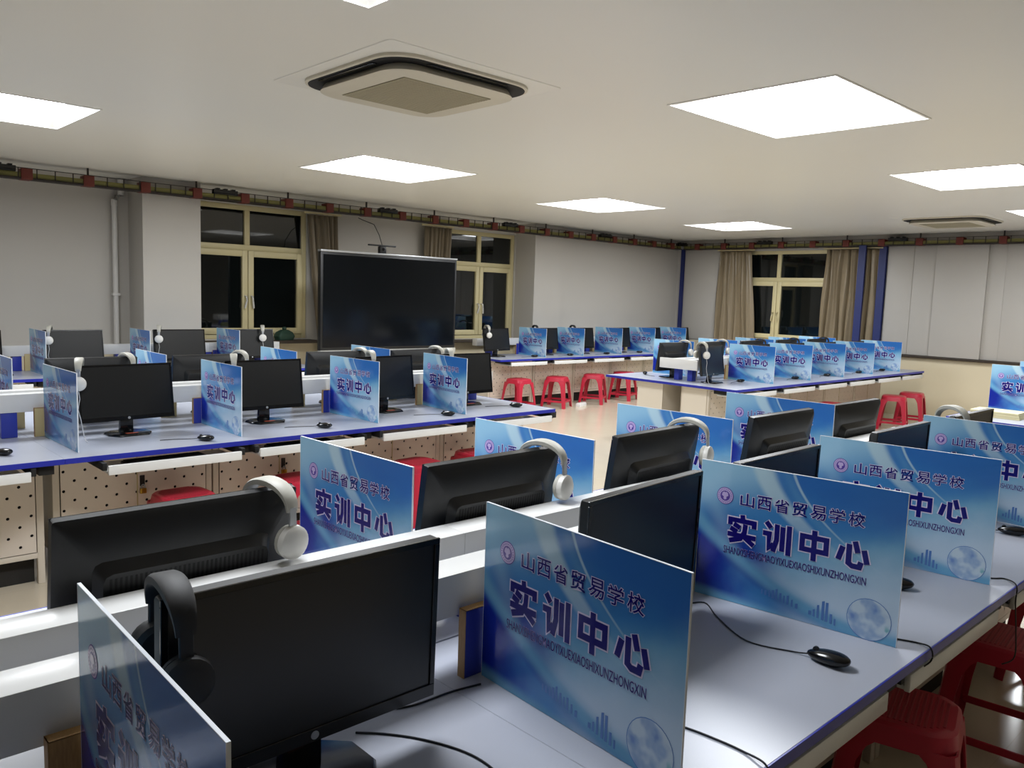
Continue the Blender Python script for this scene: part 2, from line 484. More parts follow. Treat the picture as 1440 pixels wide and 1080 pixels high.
# outdoor night backdrop: neighbouring facade far outside the windows, unlit
# curtains ---------------------------------------------------------------
def curtain(name, label, along, a_top, a_bot, z0, z1, p, m, amp=0.06, folds=6, gather=None, group=None):
    nz, na = 26, folds*12
    mb = MB(); V = []
    rnd = random.Random(sum(map(ord, label)))
    ph = [rnd.uniform(-.5, .5) for _ in range(folds+1)]
    for i in range(nz+1):
        t = i/nz; z = z1 + (z0-z1)*t
        e0 = a_top[0] + (a_bot[0]-a_top[0])*t; e1 = a_top[1] + (a_bot[1]-a_top[1])*t
        if gather:
            k = math.exp(-((t-gather[0])/0.22)**2)
            c = gather[1]; e0 = e0 + (c-gather[2]-e0)*k; e1 = e1 + (c+gather[2]-e1)*k
        for j in range(na+1):
            s = j/na
            a = e0 + (e1-e0)*(s + 0.012*math.sin(9*t+s*17))
            w = math.sin(2*PI*folds*s + ph[int(s*folds) % folds]*1.2 + 0.6*t)
            q = p + amp*(0.55*w + 0.25*math.sin(2*PI*folds*1.7*s+2*t))*(0.75+.4*t)
            V.append((a, q, z) if along == 'x' else (q, a, z))
    W = na+1
    mb.v = V; mb.f = [(i*W+j, i*W+j+1, (i+1)*W+j+1, (i+1)*W+j) for i in range(nz) for j in range(na)]
    me = mb.mesh(name, m); me.materials.clear(); me.materials.append(m)
    root = thing(name, label, 'curtain', group=group)
    o = link('drape', me, root)
    sol = o.modifiers.new('thickness', 'SOLIDIFY'); sol.thickness = 0.006
    rod = MB()
    b0, b1 = min(a_top)-.05, max(a_top)+.05
    pts = [(b0, p, z1+.02), (b1, p, z1+.02)] if along == 'x' else [(p, b0, z1+.02), (p, b1, z1+.02)]
    rl = link('curtain_rail', rod.tube(pts, .012, 8).mesh('curtain_rail', M['frame']), root)
    wl = YB_OUT if along == 'x' else XR
    ac = b1-.03
    bk = MB().box(ac-.012, ac+.012, p-.01, wl, z1+.008, z1+.032) if along == 'x' else MB().box(p-.01, wl, ac-.012, ac+.012, z1+.008, z1+.032)
    link('rail_bracket', bk.mesh('rail_bracket', M['frame'], .002, 1), rl)
    return root
curtain('curtain', 'brown drawn-back curtain just left of the big black display', 'x', (5.30, 5.74), (5.52, 5.80), 0.60, 2.60, 9.52, M['curtain2'], folds=6)
curtain('curtain', 'short bunched beige curtain behind top right of the big display', 'x', (7.17, 7.66), (7.14, 7.56), 0.60, 2.60, 9.52, M['curtain2'], folds=7)
curtain('curtain', 'shiny brown curtain left of the right-wall window', 'y', (7.62, 8.27), (7.42, 8.33), 0.35, 2.565, XR-.10, M['curtain'], folds=6)
curtain('curtain', 'shiny brown curtain between right-wall window and blue strips', 'y', (5.42, 6.28), (5.42, 6.34), 0.35, 2.565, XR-.075, M['curtain'], folds=8)

# pipe on the recessed wall left of the pilaster
pp = thing('wall_pipe', 'thin white pipe running down the wall beside left pilaster', 'pipe', (2.99, 9.60, 0))
link('pipe', MB().tube([(0, 0, .0), (0, 0, 2.50)], .028, 10).mesh('pipe', M['pipe']), pp)
link('elbow', MB().tube([(0, 0, 2.48), (0.0, 0, 2.54), (.03, -.0, 2.575), (.07, 0, 2.60), (.07, 0, 2.78)], .034, 10).mesh('elbow', M['pipe']), pp)
link('pipe_clip', MB().box(-.04, .04, -.03, .045, 1.5, 1.53).mesh('pipe_clip', M['pipe'], .004), pp)

# ------------------------------------------------------------------ ceiling lamps, air conditioners
def lamp(x0, x1, y0, y1, label):
    w, d = x1-x0, y1-y0
    o = thing('ceiling_lamp', label, 'ceiling lamp', ((x0+x1)/2, (y0+y1)/2, CEIL), group='recessed square ceiling lamps')
    hx, hy = w/2, d/2
    # sloping reflector tray leading up to the diffuser
    r0 = [(-hx, -hy, 0), (hx, -hy, 0), (hx, hy, 0), (-hx, hy, 0)]
    k = 0.10
    r1 = [(-hx+k, -hy+k, .07), (hx-k, -hy+k, .07), (hx-k, hy-k, .07), (-hx+k, hy-k, .07)]
    tray = MB().loft([r0, r1], cap=False)
    link('lamp_tray', tray.mesh('lamp_tray', M['lampframe'], smooth=False), o)
    dif = MB().quad(*[tuple(p) for p in reversed(r1)])
    link('diffuser', dif.mesh('diffuser', M['lamp'], smooth=False), o)
    fr = MB(); t = .012
    fr.box(-hx-t, hx+t, -hy-t, -hy, -.006, .004).box(-hx-t, hx+t, hy, hy+t, -.006, .004)
    fr.box(-hx-t, -hx, -hy, hy, -.006, .004).box(hx, hx+t, -hy, hy, -.006, .004)
    link('trim_ring', fr.mesh('trim_ring', M['lampframe']), o)
lab = {(0, 0): 'lit ceiling lamp barely showing at the top edge of the picture', (0, 1): 'lit ceiling lamp cut by the left edge of the picture',
       (1, 0): 'largest lit square ceiling lamp, upper right of the picture', (1, 1): 'lit ceiling lamp just below the air conditioner, above the display',
       (2, 0): 'lit ceiling lamp at right edge, nearer of the two there', (2, 1): 'middle lit lamp of the far lamp row, above the pale pilaster',
       (3, 0): 'small lit lamp tip at right edge beside far air vent', (3, 1): 'farthest small lit ceiling lamp above the room corner'}
for k_, r_ in LAMPS.items(): lamp(*r_, lab[k_])

def aircon(cx, cy, label):
    o = thing('ceiling_air_conditioner', label, 'air conditioner', (cx, cy, CEIL), group='ceiling cassette air conditioners')
    h = .52
    link('mounting_panel', MB().loft([rrect(h+.05, h+.05, .03, 3, 0.0), rrect(h+.045, h+.045, .03, 3, -.005)]).mesh('mounting_panel', M['ceil'], .003), o)
    rings = [rrect(h-.035, h-.035, .18, 8, -.004), rrect(h-.035, h-.035, .18, 8, -.018), rrect(h-.045, h-.045, .17, 8, -.022)]
    link('fascia_ring', MB().loft(rings).mesh('fascia_ring', M['acbody']), o)
    slot = MB().loft([rrect(h-.047, h-.047, .17, 8, -.016), rrect(h-.050, h-.050, .17, 8, -.0245)])
    link('air_slot', slot.mesh('air_slot', M['vent']), o)
    face = MB().loft([rrect(h-.13, h-.13, .12, 8, -.020), rrect(h-.112, h-.112, .15, 8, -.040), rrect(h-.10, h-.10, .16, 8, -.060), rrect(h-.115, h-.115, .15, 8, -.066)])
    link('face_panel', face.mesh('face_panel', M['acbody']), o)
    gr = MB()
    n = 26; g = .29
    for i in range(n):
        y = -g + 2*g*(i+.5)/n
        gr.box(-g, g, y-.007, y+.007, -.0705, -.066)
    link('grille_backing', MB().box(-g, g, -g, g, -.0685, -.0655).mesh('grille_backing', M['acgrille'], smooth=False), o)
    link('intake_grille', gr.mesh('intake_grille', M['acgrille'], smooth=False), o)
    for s in range(4):
        a = s*PI/2; f = MB().box(-.26, .26, h-.088, h-.062, -.030, -.026)
        f.xform(Matrix.Rotation(a, 4, 'Z'))
        link('louvre', f.mesh('louvre', M['gloss'], .002), o)
aircon(2.74, 3.74, 'large square air conditioner in the ceiling at upper middle')
aircon(11.15, 3.80, 'distant square air conditioner in the ceiling above right wall')

# ------------------------------------------------------------------ cable track round the room top
def track(name, label, p0, p1, axis):
    root = thing(name, label, 'cable track', (0, 0, 0))
    L = p1-p0
    def bx(mb, a0, a1, q0, q1, z0, z1):
        if axis == 'x': mb.box(a0, a1, 9.08+q0, 9.08+q1, z0, z1)
        else: mb.box(XR-.12+q0, XR-.12+q1, a0, a1, z0, z1)
        return mb
    link('bottom_rail', bx(MB(), p0, p1, -.03, .09, 2.605, 2.622).mesh('bottom_rail', M['trackdark'], smooth=False), root)
    link('cable_bundle', bx(MB(), p0, p1, -.015, .05, 2.622, 2.672).mesh('cable_bundle', M['track'], .01), root)
    link('cable_bundle', bx(MB(), p0, p1, .045, .08, 2.622, 2.645).mesh('cable_bundle', M['trackdark'], .008), root)
    link('top_wire', bx(MB(), p0, p1, -.024, -.018, 2.708, 2.715).mesh('top_wire', M['trackdark'], smooth=False), root)
    mb = MB(); k = 0
    a = p0+.05
    while a < p1:
        bx(mb, a-.004, a+.004, -.028, -.018, 2.61, 2.712); a += .16
    o = link('rung', mb.mesh('rung', M['trackdark'], smooth=False), root); o['kind'] = 'stuff'
    n = int(L/0.55)
    br = bx(MB(), -.05, .05, -.038, .10, 2.602, 2.708)
    hang = bx(MB(), -.008, .008, .0, .016, 2.66, CEIL)
    if axis == 'x': pass
    mbr = br.mesh('bracket', M['trackred'], .006); mh = hang.mesh('hanger', M['trackdark'], smooth=False)
    for i in range(n):
        a = p0 + .3 + i*(L-.6)/max(1, n-1)
        loc = (a, 0, 0) if axis == 'x' else (0, a, 0)
        b = link('bracket', mbr, root, loc)
        if i % 2 == 0: link('hanger', mh, b)
    box = bx(MB(), -.14, .14, -.04, .03, 2.672, 2.725)
    for kx in (-.09, 0, .09): bx(box, kx-.02, kx+.02, -.045, .02, 2.725, 2.738)
    mj = box.mesh('junction_box', M['gloss'], .004)
    for i in range(0, n, 4):
        a = p0 + .62 + i*(L-.6)/max(1, n-1)
        link('junction_box', mj, root, (a, 0, 0) if axis == 'x' else (0, a, 0))
track('cable_track', 'narrow olive cable track with red brackets along top of back wall', XL+.05, XR-.17, 'x')
track('cable_track', 'narrow olive cable track with red brackets along top of right wall', YN+.05, 9.04, 'y')

# ------------------------------------------------------------------ benches
RUN = {}
TRAY_ME = {}
def bench(key, label, tlabel, x0, x1, near, far, ch, seams, post_x, single=False):
    """ch: (inner, outer) offset of the cable channels from the bench centre line"""
    c = (near+far)/2 if not single else far-.04
    root = thing('computer_bench', label, 'desk', ((x0+x1)/2, c, 0))
    ox, oy = -(x0+x1)/2, -c
    cuts = [x0] + [s for s in seams if x0 < s < x1] + [x1]
    e = .006
    for i in range(len(cuts)-1):
        a, b = cuts[i]+.0004, cuts[i+1]-.0004
        halves = [(near, far)] if single else [(near, c-.0008), (c+.0008, far)]
        for n0, f0 in halves:
            t = link('desktop', MB().box(a+ox+(.003 if i == 0 else 0), b+ox-(.003 if i == len(cuts)-2 else 0), n0+oy+.003, f0+oy-.003, DESK-.026, DESK).mesh('desktop', M['desk'], .001, 1), root)
            eb = MB()
            if n0 == near: eb.box(a+ox, b+ox, n0+oy-.002, n0+oy+.003, DESK-.027, DESK+.0006)
            if f0 == far and not single: eb.box(a+ox, b+ox, f0+oy-.003, f0+oy+.002, DESK-.027, DESK+.0006)
            if i == 0: eb.box(a+ox-.002, a+ox+.003, n0+oy, f0+oy, DESK-.027, DESK+.0006)
            if i == len(cuts)-2: eb.box(b+ox-.003, b+ox+.002, n0+oy, f0+oy, DESK-.027, DESK+.0006)
            link('edge_band', eb.mesh('edge_band', M['edge'], .001, 1), t)
    bx0, bx1 = x0+.21, x1-.13
    trunk = thing('cable_trunking', tlabel, 'cable trunking', ((x0+x1)/2, c, DESK+.001))
    # raised cable channels
    sides = [(-1)] if single else [-1, 1]
    for s in sides:
        lo, hi = sorted((s*ch[0], s*ch[1]))
        k = bx0
        while k < bx1-.05:
            kk = min(k+1.2, bx1)
            link('cable_channel', MB().box(k+ox+.0003, kk+ox-.0003, lo, hi, .895-DESK, .998-DESK).mesh('cable_channel', M['white'], .002), trunk)
            k = kk
        seam = MB()
        # feet of the channel: square blue posts
        for px in post_x:
            link('channel_post', MB().box(px+ox-.04, px+ox+.04, lo+.008, hi-.008, .0005, .897-DESK).mesh('channel_post', M['blue_plate'], .002), trunk)
    if not single:
        for xe in ((bx0, bx0+.035) if x0 > 5 else (), (bx1-.035, bx1) if x1 < 5 else ()):
            if xe: link('end_cover', MB().box(xe[0]+ox-.004, xe[1]+ox+.004, -(.25 if ch[1] < .15 else .185), (.26 if ch[1] < .15 else .185), .886-DESK, 1.0-DESK).mesh('end_cover', M['white'], .003), trunk)
    RUN[key] = dict(trunk=trunk, root=root, ox=ox, oy=oy, c=c, near=near, far=far, x0=x0, x1=x1)
    return root

LEFT0 = -1.2
bench('A', 'grey-topped double computer bench in the foreground, closest to the viewer', 'white double cable trunking raised along the closest bench', LEFT0, 4.73, .729, 2.445, (.07, .17), [1.137], [-.6, .56, 1.45, 2.33, 3.12, 4.1, 4.5])
bench('B', 'grey double computer bench in the middle with blue edge and open trays', 'white double cable trunking raised along the middle bench', LEFT0, 4.73, 4.48, 6.24, (.05, .13), [1.137], [-.6, .2, 1.05, 2.36, 3.30, 4.12, 4.5])
bench('WL', 'grey desk along back wall left of the big display', 'white cable trunking on back-wall desk left of display', LEFT0, 4.80, 8.29, 9.17, (-.02, .08), [1.137], [.3, 1.9, 2.85, 3.8, 4.4], single=True)
bench('WR', 'grey desk along back wall right of the big display', 'white cable trunking on back-wall desk right of display', 7.607, 12.88, 8.29, 9.17, (-.02, .08), [10.3], [8.1, 9.4, 10.3, 11.2, 12.3], single=True)
bench('D', 'grey double computer bench beyond the aisle on the right', 'white double cable trunking along the bench beyond the aisle', 7.443, 12.56, 4.48, 6.24, (.05, .13), [9.99], [7.79, 9.2, 10.1, 11.0, 11.9])
bench('A2', 'grey computer bench end at the right edge of the picture', 'white cable trunking on the bench at right edge', 7.443, 12.56, .729, 2.445, (.07, .17), [9.99], [7.79, 9.2, 10.1, 11.0, 11.9])

# keyboard trays (slide under the desk edge: parts of the bench)
def tray_mesh():
    t = MB().box(-.355, .355, 0, .30, .628, .640)
    l = MB().box(-.36, .36, -.004, .012, .626, .676)
    r = MB().box(-.0115, .0115, .01, .32, .650, .690)
    return (t.mesh('tray_shelf', M['white'], .001), l.mesh('tray_lip', M['white'], .003), r.mesh('tray_runner', M['vent'], .002))
TS, TL, TR = tray_mesh()
BR = MB().box(-.035, .035, 0, .25, .672, .722).mesh('tray_bracket', M['vent'], .002)
def tray(key, x, pull, far=False):
    R = RUN[key]
    y = (R['near']-pull) if not far else (R['far']+pull)
    t = link('keyboard_tray', TS, R['root'], (x+R['ox'], y+R['oy'], 0.03), (0, 0, PI if far else 0))
    link('tray_lip', TL, t); link('tray_runner', TR, t, (-.3735, 0, 0)); link('tray_runner', TR, t, (.3735, 0, 0))
    link('tray_bracket', BR, R['root'], (x+.44+R['ox'], (R['near']+.03 if not far else R['far']-.03)+R['oy'], 0), (0, 0, PI if far else 0))
for x, pu in ((0.62, -.015), (1.66, -.01), (2.52, -.01), (3.42, -.012), (4.30, -.01)): tray('A', x, pu)
for x, pu in ((.62, .02), (1.68, .075), (2.52, .06), (3.41, .03), (4.30, .03)): tray('B', x, pu)
for x in (7.88, 8.78, 9.62, 10.45, 11.3, 12.1): tray('D', x, .02)
for x in (1.5, 2.45, 3.4, 4.3): tray('WL', x, .01)
for x in (8.17, 9.05, 9.95, 10.85, 11.7, 12.45): tray('WR', x, .01)

# cabinets with perforated doors below the benches
cab_count = {}
CAB_W = .885
def cabinet_meshes(w):
    h0, h1 = .15, .72
    body = MB().box(0, w, .012, .36, h0, h0+.012).box(0, w, .012, .36, h1-.012, h1).box(0, .012, .012, .36, h0, h1).box(w-.012, w, .012, .36, h0, h1).box(0, w, .348, .36, h0, h1)
    fr = MB().box(0, .035, 0, .03, 0, h1).box(w-.035, w, 0, .03, 0, h1).box(0, .035, .33, .36, 0, h0).box(w-.035, w, .33, .36, 0, h0)
    fr.box(.035, w-.035, 0, .02, h0-.005, h0+.025).box(.035, w-.035, 0, .02, h1-.03, h1)
    door = MB().box(.04, w-.04, -.002, .004, h0+.03, h1-.035)
    doorf = MB().box(w/2-.003, w/2+.003, -.004, .0, h0+.03, h1-.035)
    shade_sheet = MB().box(.014, w-.014, .05, .054, h0+.012, h1-.012)  # added black sheet, stands in for the shade inside behind the door holes
    plinth = MB().box(.04, w-.04, .06, .07, 0, h0-.006)
    return (body.mesh('cabinet_body', M['cream'], smooth=False), fr.mesh('cabinet_frame', M['cream'], .002), door.mesh('perforated_door', M['peg'], smooth=False),
            doorf.mesh('door_seam', M['beige_plate'], smooth=False), plinth.mesh('toe_board', M['dark'], smooth=False), shade_sheet.mesh('inner_shade_sheet', M['vent'], smooth=False))
CM = cabinet_meshes(CAB_W)
ROWN = {'A': 'near side of closest bench', 'Af': 'far side of closest bench', 'B': 'near side of middle bench', 'Bf': 'far side of middle bench',
        'WL': 'back-wall desk left of display', 'WR': 'back-wall desk right of display', 'D': 'near side of right bench', 'Df': 'far side of right bench', 'A2f': 'bench at right edge'}
def cabinets(row, xs, y, flip=False):
    for i, x in enumerate(xs):
        o = thing('steel_cabinet', 'cream steel cabinet with perforated door, %s from left under %s' % (ORD[i], ROWN[row]), 'cabinet',
                  (x + (CAB_W if flip else 0), y, 0), PI if flip else 0, 'perforated steel cabinets under the benches')
        link('cabinet_body', CM[0], o); link('cabinet_frame', CM[1], o)
        d = link('perforated_door', CM[2], o); link('door_seam', CM[3], d)
        link('toe_board', CM[4], o); link('inner_shade_sheet', CM[5], o)
cabinets('A', [.245, 1.155, 2.05, 2.945, 3.835], 1.10)
cabinets('B', [.235, 1.165, 2.06, 2.955, 3.845], 4.85)
cabinets('WL', [.235, 1.165, 2.06, 2.955, 3.85], 8.66)
cabinets('WR', [7.72, 8.62, 9.52, 10.42, 11.32], 8.66)
cabinets('D', [7.56, 8.46, 9.36, 10.26, 11.16], 4.88)
cabinets('Df', [7.56, 8.46, 9.36, 10.26, 11.16], 5.85, True)
cabinets('A2f', [7.56, 8.46], 2.075, True)

# ------------------------------------------------------------------ partition boards
def text_mesh(body, rects, offset, m, name, eps):
    """each character (or the whole string when one rect is given) is fitted into its rect (u0,u1,v0,v1) in board units"""
    items = list(body) if len(rects) == len(body) and len(rects) > 1 else [body]
    V, Fc = [], []
    for ch, (u0, u1, v0, v1) in zip(items, rects):
        cu = bpy.data.curves.new('txt', 'FONT'); cu.body = ch; cu.size = 1.0; cu.resolution_u = 3
        cu.fill_mode = 'FRONT'
        ob = bpy.data.objects.new('txt', cu); col.objects.link(ob)
        dg = bpy.context.evaluated_depsgraph_get(); dg.update()
        me0 = bpy.data.meshes.new_from_object(ob.evaluated_get(dg))
        px = [v.co.x for v in me0.vertices]; py = [v.co.y for v in me0.vertices]
        x0, x1, y0, y1 = min(px), max(px), min(py), max(py)
        bpy.data.meshes.remove(me0)
        cu.offset = offset; dg.update()
        dg = bpy.context.evaluated_depsgraph_get(); dg.update()
        me = bpy.data.meshes.new_from_object(ob.evaluated_get(dg))
        sx = (u1-u0)*PW/(x1-x0); sy = (v1-v0)*PH/(y1-y0)
        i0 = len(V)
        for v in me.vertices:
            V.append((-eps, -(u0*PW + (v.co.x-x0)*sx), v0*PH + (v.co.y-y0)*sy))
        Fc += [tuple(i0+k for k in p.vertices) for p in me.polygons]
        bpy.data.meshes.remove(me)
        bpy.data.objects.remove(ob); bpy.data.curves.remove(cu)
    me = bpy.data.meshes.new(name); me.from_pydata(V, [], Fc); me.materials.append(m)
    return me
def disc(cu, cv, r, m, name, eps, r_in=0.0, n=28):
    mb = MB(); cy, cz = -cu*PW, cv*PH
    if r_in:
        for k in range(n):
            a, b = 2*PI*k/n, 2*PI*(k+1)/n
            mb.quad(*[(-eps, cy+q*math.cos(t), cz+q*math.sin(t)) for q, t in ((r, a), (r, b), (r_in, b), (r_in, a))])
    else:
        mb.v = [(-eps, cy+r*math.cos(2*PI*k/n), cz+r*math.sin(2*PI*k/n)) for k in range(n)]; mb.f = [tuple(range(n))]
    return mb.mesh(name, m, smooth=False)

STROKES = {
 '实': [[(.5, 1.0), (.52, .84)], [(.07, .62), (.07, .80), (.93, .80), (.93, .62)], [(.22, .64), (.42, .55)], [(.10, .48), (.32, .39)], [(.01, .26), (.99, .26)], [(.62, .68), (.60, .40), (.46, .16), (.08, .02)], [(.62, .22), (.93, .01)]],
 '训': [[(.10, .98), (.25, .82)], [(.0, .60), (.22, .60), (.22, .12), (.37, .26)], [(.49, .95), (.49, .42), (.38, .03)], [(.70, .90), (.70, .10)], [(.93, .97), (.93, .0)]],
 '中': [[(.06, .77), (.94, .77), (.94, .33), (.06, .33), (.06, .77)], [(.5, 1.0), (.5, .0)]],
 '心': [[(.17, .72), (.05, .22)], [(.38, .86), (.38, .14), (.50, .05), (.74, .05), (.78, .24)], [(.56, 1.0), (.66, .62)], [(.86, .72), (.97, .24)]]}
def stroke_mesh(body, rects, w, name, m, eps):
    mb = MB(); layer = 0
    for ch, (u0, u1, v0, v1) in zip(body, rects):
        sx, sy = (u1-u0)*PW, (v1-v0)*PH
        for st in STROKES[ch]:
            P = [(u0*PW + (w_*.0) + a*sx, v0*PH + b*sy) for a, b in st for w_ in (0,)]
            n = len(P); closed = st[0] == st[-1]
            Lf, Rt = [], []
            for k in range(n):
                d0 = Vector((P[k][0]-P[k-1][0], P[k][1]-P[k-1][1])) if k > 0 else (Vector((P[0][0]-P[-2][0], P[0][1]-P[-2][1])) if closed else None)
                d1 = Vector((P[k+1][0]-P[k][0], P[k+1][1]-P[k][1])) if k < n-1 else (Vector((P[1][0]-P[0][0], P[1][1]-P[0][1])) if closed else None)
                if d0 is None: d0 = d1
                if d1 is None: d1 = d0
                d0 = d0.normalized(); d1 = d1.normalized()
                n0 = Vector((-d0.y, d0.x)); n1 = Vector((-d1.y, d1.x))
                mt = (n0+n1).normalized(); kk = min(1.8, 1/max(.3, mt.dot(n0)))
                p = Vector(P[k])
                if not closed and k == 0: p = p - d1*w*.25
                if not closed and k == n-1: p = p + d0*w*.25
                Lf.append(p+mt*w*kk); Rt.append(p-mt*w*kk)
            e = eps + .00002*(layer % 6); layer += 1
            for k in range(n-1):
                mb.quad(*[(-e, -q.x, q.y) for q in (Lf[k], Lf[k+1], Rt[k+1], Rt[k])])
    return mb.mesh(name, m, smooth=False)
BIG = [(.165, .312, .445, .645), (.352, .490, .435, .640), (.538, .668, .440, .640), (.712, .852, .455, .625)]
SML = [(.222+.0885*i, .222+.0885*i+.071, .715+.002*i, .808+.002*i) for i in range(7)]
PANEL_PARTS = []
def build_board_meshes():
    core = MB().box(0, .005, -PW, 0, 0, PH)
    PANEL_PARTS.append(('board_sheet', core.mesh('board_sheet', M['board'], smooth=False)))
    rim = MB(); t = .0012
    rim.box(-.0002, .0052, -PW-t, -PW, 0, PH).box(-.0002, .0052, 0, t, 0, PH).box(-.0002, .0052, -PW-t, t, PH, PH+t)
    PANEL_PARTS.append(('board_rim', rim.mesh('board_rim', M['edge_white'], smooth=False)))
    PANEL_PARTS.append(('title_outline', stroke_mesh('实训中心', BIG, .0108, 'title_outline', M['ink_white'], .0004)))
    PANEL_PARTS.append(('title_lettering', stroke_mesh('实训中心', BIG, .0074, 'title_lettering', M['ink'], .0008)))
    PANEL_PARTS.append(('school_outline', text_mesh('山西省贸易学校', SML, .042, M['ink_white'], 'school_outline', .0004)))
    PANEL_PARTS.append(('school_lettering', text_mesh('山西省贸易学校', SML, .009, M['ink'], 'school_lettering', .0008)))
    PY = 'SHANXISHENGMAOYIXUEXIAOSHIXUNZHONGXIN'
    PANEL_PARTS.append(('pinyin_outline', text_mesh(PY, [(.147, .850, .352, .405)], .018, M['ink_pale'], 'pinyin_outline', .0004)))
    PANEL_PARTS.append(('pinyin_lettering', text_mesh(PY, [(.147, .850, .352, .405)], .0, M['ink'], 'pinyin_lettering', .0008)))
    # round school seal
    seal = [disc(.138, .765, .0265, M['ink_seal'], 'seal_ring', .0004), disc(.138, .765, .0245, M['ink_pale'], 'seal_field', .0007)]
    inner = disc(.138, .765, .0155, M['ink_seal'], 'seal_inner', .0010)
    mb = MB(); cy, cz = -.138*PW, .765*PH      # pale flame / leaf in the centre
    out = [(0, -.012), (.005, -.009), (.004, -.003), (.0105, .001), (.0085, .009), (.003, .0125), (0, .010), (-.003, .0125), (-.0085, .009), (-.0105, .001), (-.004, -.003), (-.005, -.009)]
    mb.v = [(-.0013, cy+a, cz+b) for a, b in out]; mb.f = [tuple(range(len(out)))]
    flame = mb.mesh('seal_emblem', M['ink_pale'], smooth=False)
    dots = MB()
    for k in range(22):
        a = 2*PI*k/22; r = .0200
        y, z = cy+r*math.cos(a), cz+r*math.sin(a)
        dots.quad((-.001, y-.0012, z-.0012), (-.001, y+.0012, z-.0012), (-.001, y+.0012, z+.0012), (-.001, y-.0012, z+.0012))
    PANEL_PARTS.append(('seal', seal[0])); PANEL_PARTS.append(('seal_field', seal[1])); PANEL_PARTS.append(('seal_centre', inner))
    PANEL_PARTS.append(('seal_emblem', flame)); PANEL_PARTS.append(('seal_lettering', dots.mesh('seal_lettering', M['ink_seal'], smooth=False)))
    PANEL_PARTS.append(('globe_rim', disc(.876, .135, .0585, M['ink_sky'], 'globe_rim', .0004, .0565)))
    PANEL_PARTS.append(('globe', disc(.876, .135, .0568, M['globe'], 'globe', .0005)))
    sk = MB(); rnd = random.Random(3)
    for (a, b, h0, hv) in ((.36, .54, .035, .05), (.60, .74, .03, .10)):
        u = a
        while u < b:
            wd = rnd.uniform(.006, .014); mid = 1-abs((u-(a+b)/2)/((b-a)/2))
            h = h0 + hv*mid*rnd.uniform(.5, 1.2)
            base = .12 - .09*(u-.36)/.38
            sk.quad((-.0004, -u*PW, base*PH), (-.0004, -(u+wd)*PW, base*PH), (-.0004, -(u+wd)*PW, (base+h)*PH), (-.0004, -u*PW, (base+h*rnd.uniform(.85, 1))*PH))
            u += wd + rnd.uniform(.004, .012)
    PANEL_PARTS.append(('skyline', sk.mesh('skyline', M['ink_sky'], smooth=False)))
build_board_meshes()

def board(row, i, n, x, y_left, plate=None, plate_y=None, tilt=0.0):
    """y_left: y of the board's left edge as read from the front (its +y edge)"""
    o = thing('partition_board', 'blue printed partition board, %s from left on %s' % (ORD[i], ROWN[row]), 'partition', (x, y_left, DESK+.001), tilt, 'printed blue partition boards')
    for nm, me in PANEL_PARTS: link(nm, me, o)
    if plate:
        # upright holder plate of the bench, front face at plate_y
        key = row[:-1] if row.endswith('f') else row
        R = RUN[key]
        sgn = 1 if not row.endswith('f') else -1
        pm = M[{'blue': 'blue_plate', 'beige': 'beige_plate', 'wood': 'wood'}[plate]]
        a, b = sorted((plate_y, plate_y+sgn*.024))
        p = link('board_holder', MB().box(-.045, .055, a+R['oy'], b+R['oy'], DESK+.0005, .914).mesh('board_holder', pm, .0015), R['trunk'], (x+R['ox'], 0, -DESK))
        ed = MB().box(-.0465, -.0448, a+R['oy'], b+R['oy'], DESK, .9165).box(-.0465, .055, a+R['oy'], b+R['oy'], .915, .9165)
        link('holder_edge', ed.mesh('holder_edge', M['wood'], smooth=False), p)
rows = [('A', [.362, 1.233, 2.117, 2.891, 3.901], 1.375, ['wood', 'blue', 'beige', 'beige', 'beige'], 1.385),
        ('Af', [1.296, 2.049, 2.915, 3.837], 2.365, ['beige']*4, 1.790),
        ('B', [1.217, 2.131, 3.082, 3.93], 5.195, ['beige', 'blue', 'blue', 'beige'], 5.21),
        ('Bf', [1.14, 2.05, 3.02, 3.87], 6.17, ['beige']*4, 5.57),
        ('WL', [2.008, 2.948, 3.89], 9.04, ['beige', 'blue', 'blue'], 9.045-.0),
        ('WR', [8.667, 9.515, 10.448, 11.331, 12.238], 9.04, ['blue', 'beige', 'beige', 'beige', 'beige'], 9.045),
        ('D', [8.447, 9.334, 10.225, 11.106, 12.019], 5.206, ['beige']*5, 5.21),
        ('Df', [8.26, 9.232, 10.143, 11.054, 11.984], 6.17, ['beige']*5, 5.57),
        ('A2f', [8.335, 9.2], 2.385, ['beige']*2, 1.790)]
TILT = {('A', 0): -.027, ('A', 1): -.054, ('A', 2): .130, ('A', 3): .115, ('Af', 0): .032, ('Af', 1): .043, ('Af', 2): .047, ('Af', 3): .046, ('B', 0): .026, ('B', 2): .047, ('B', 3): -.069}
for row, xs_, yl, plates, py in rows:
    for i, x in enumerate(xs_):
        board(row, i, len(xs_), x, yl, plates[i], py, TILT.get((row, i), 0.0))

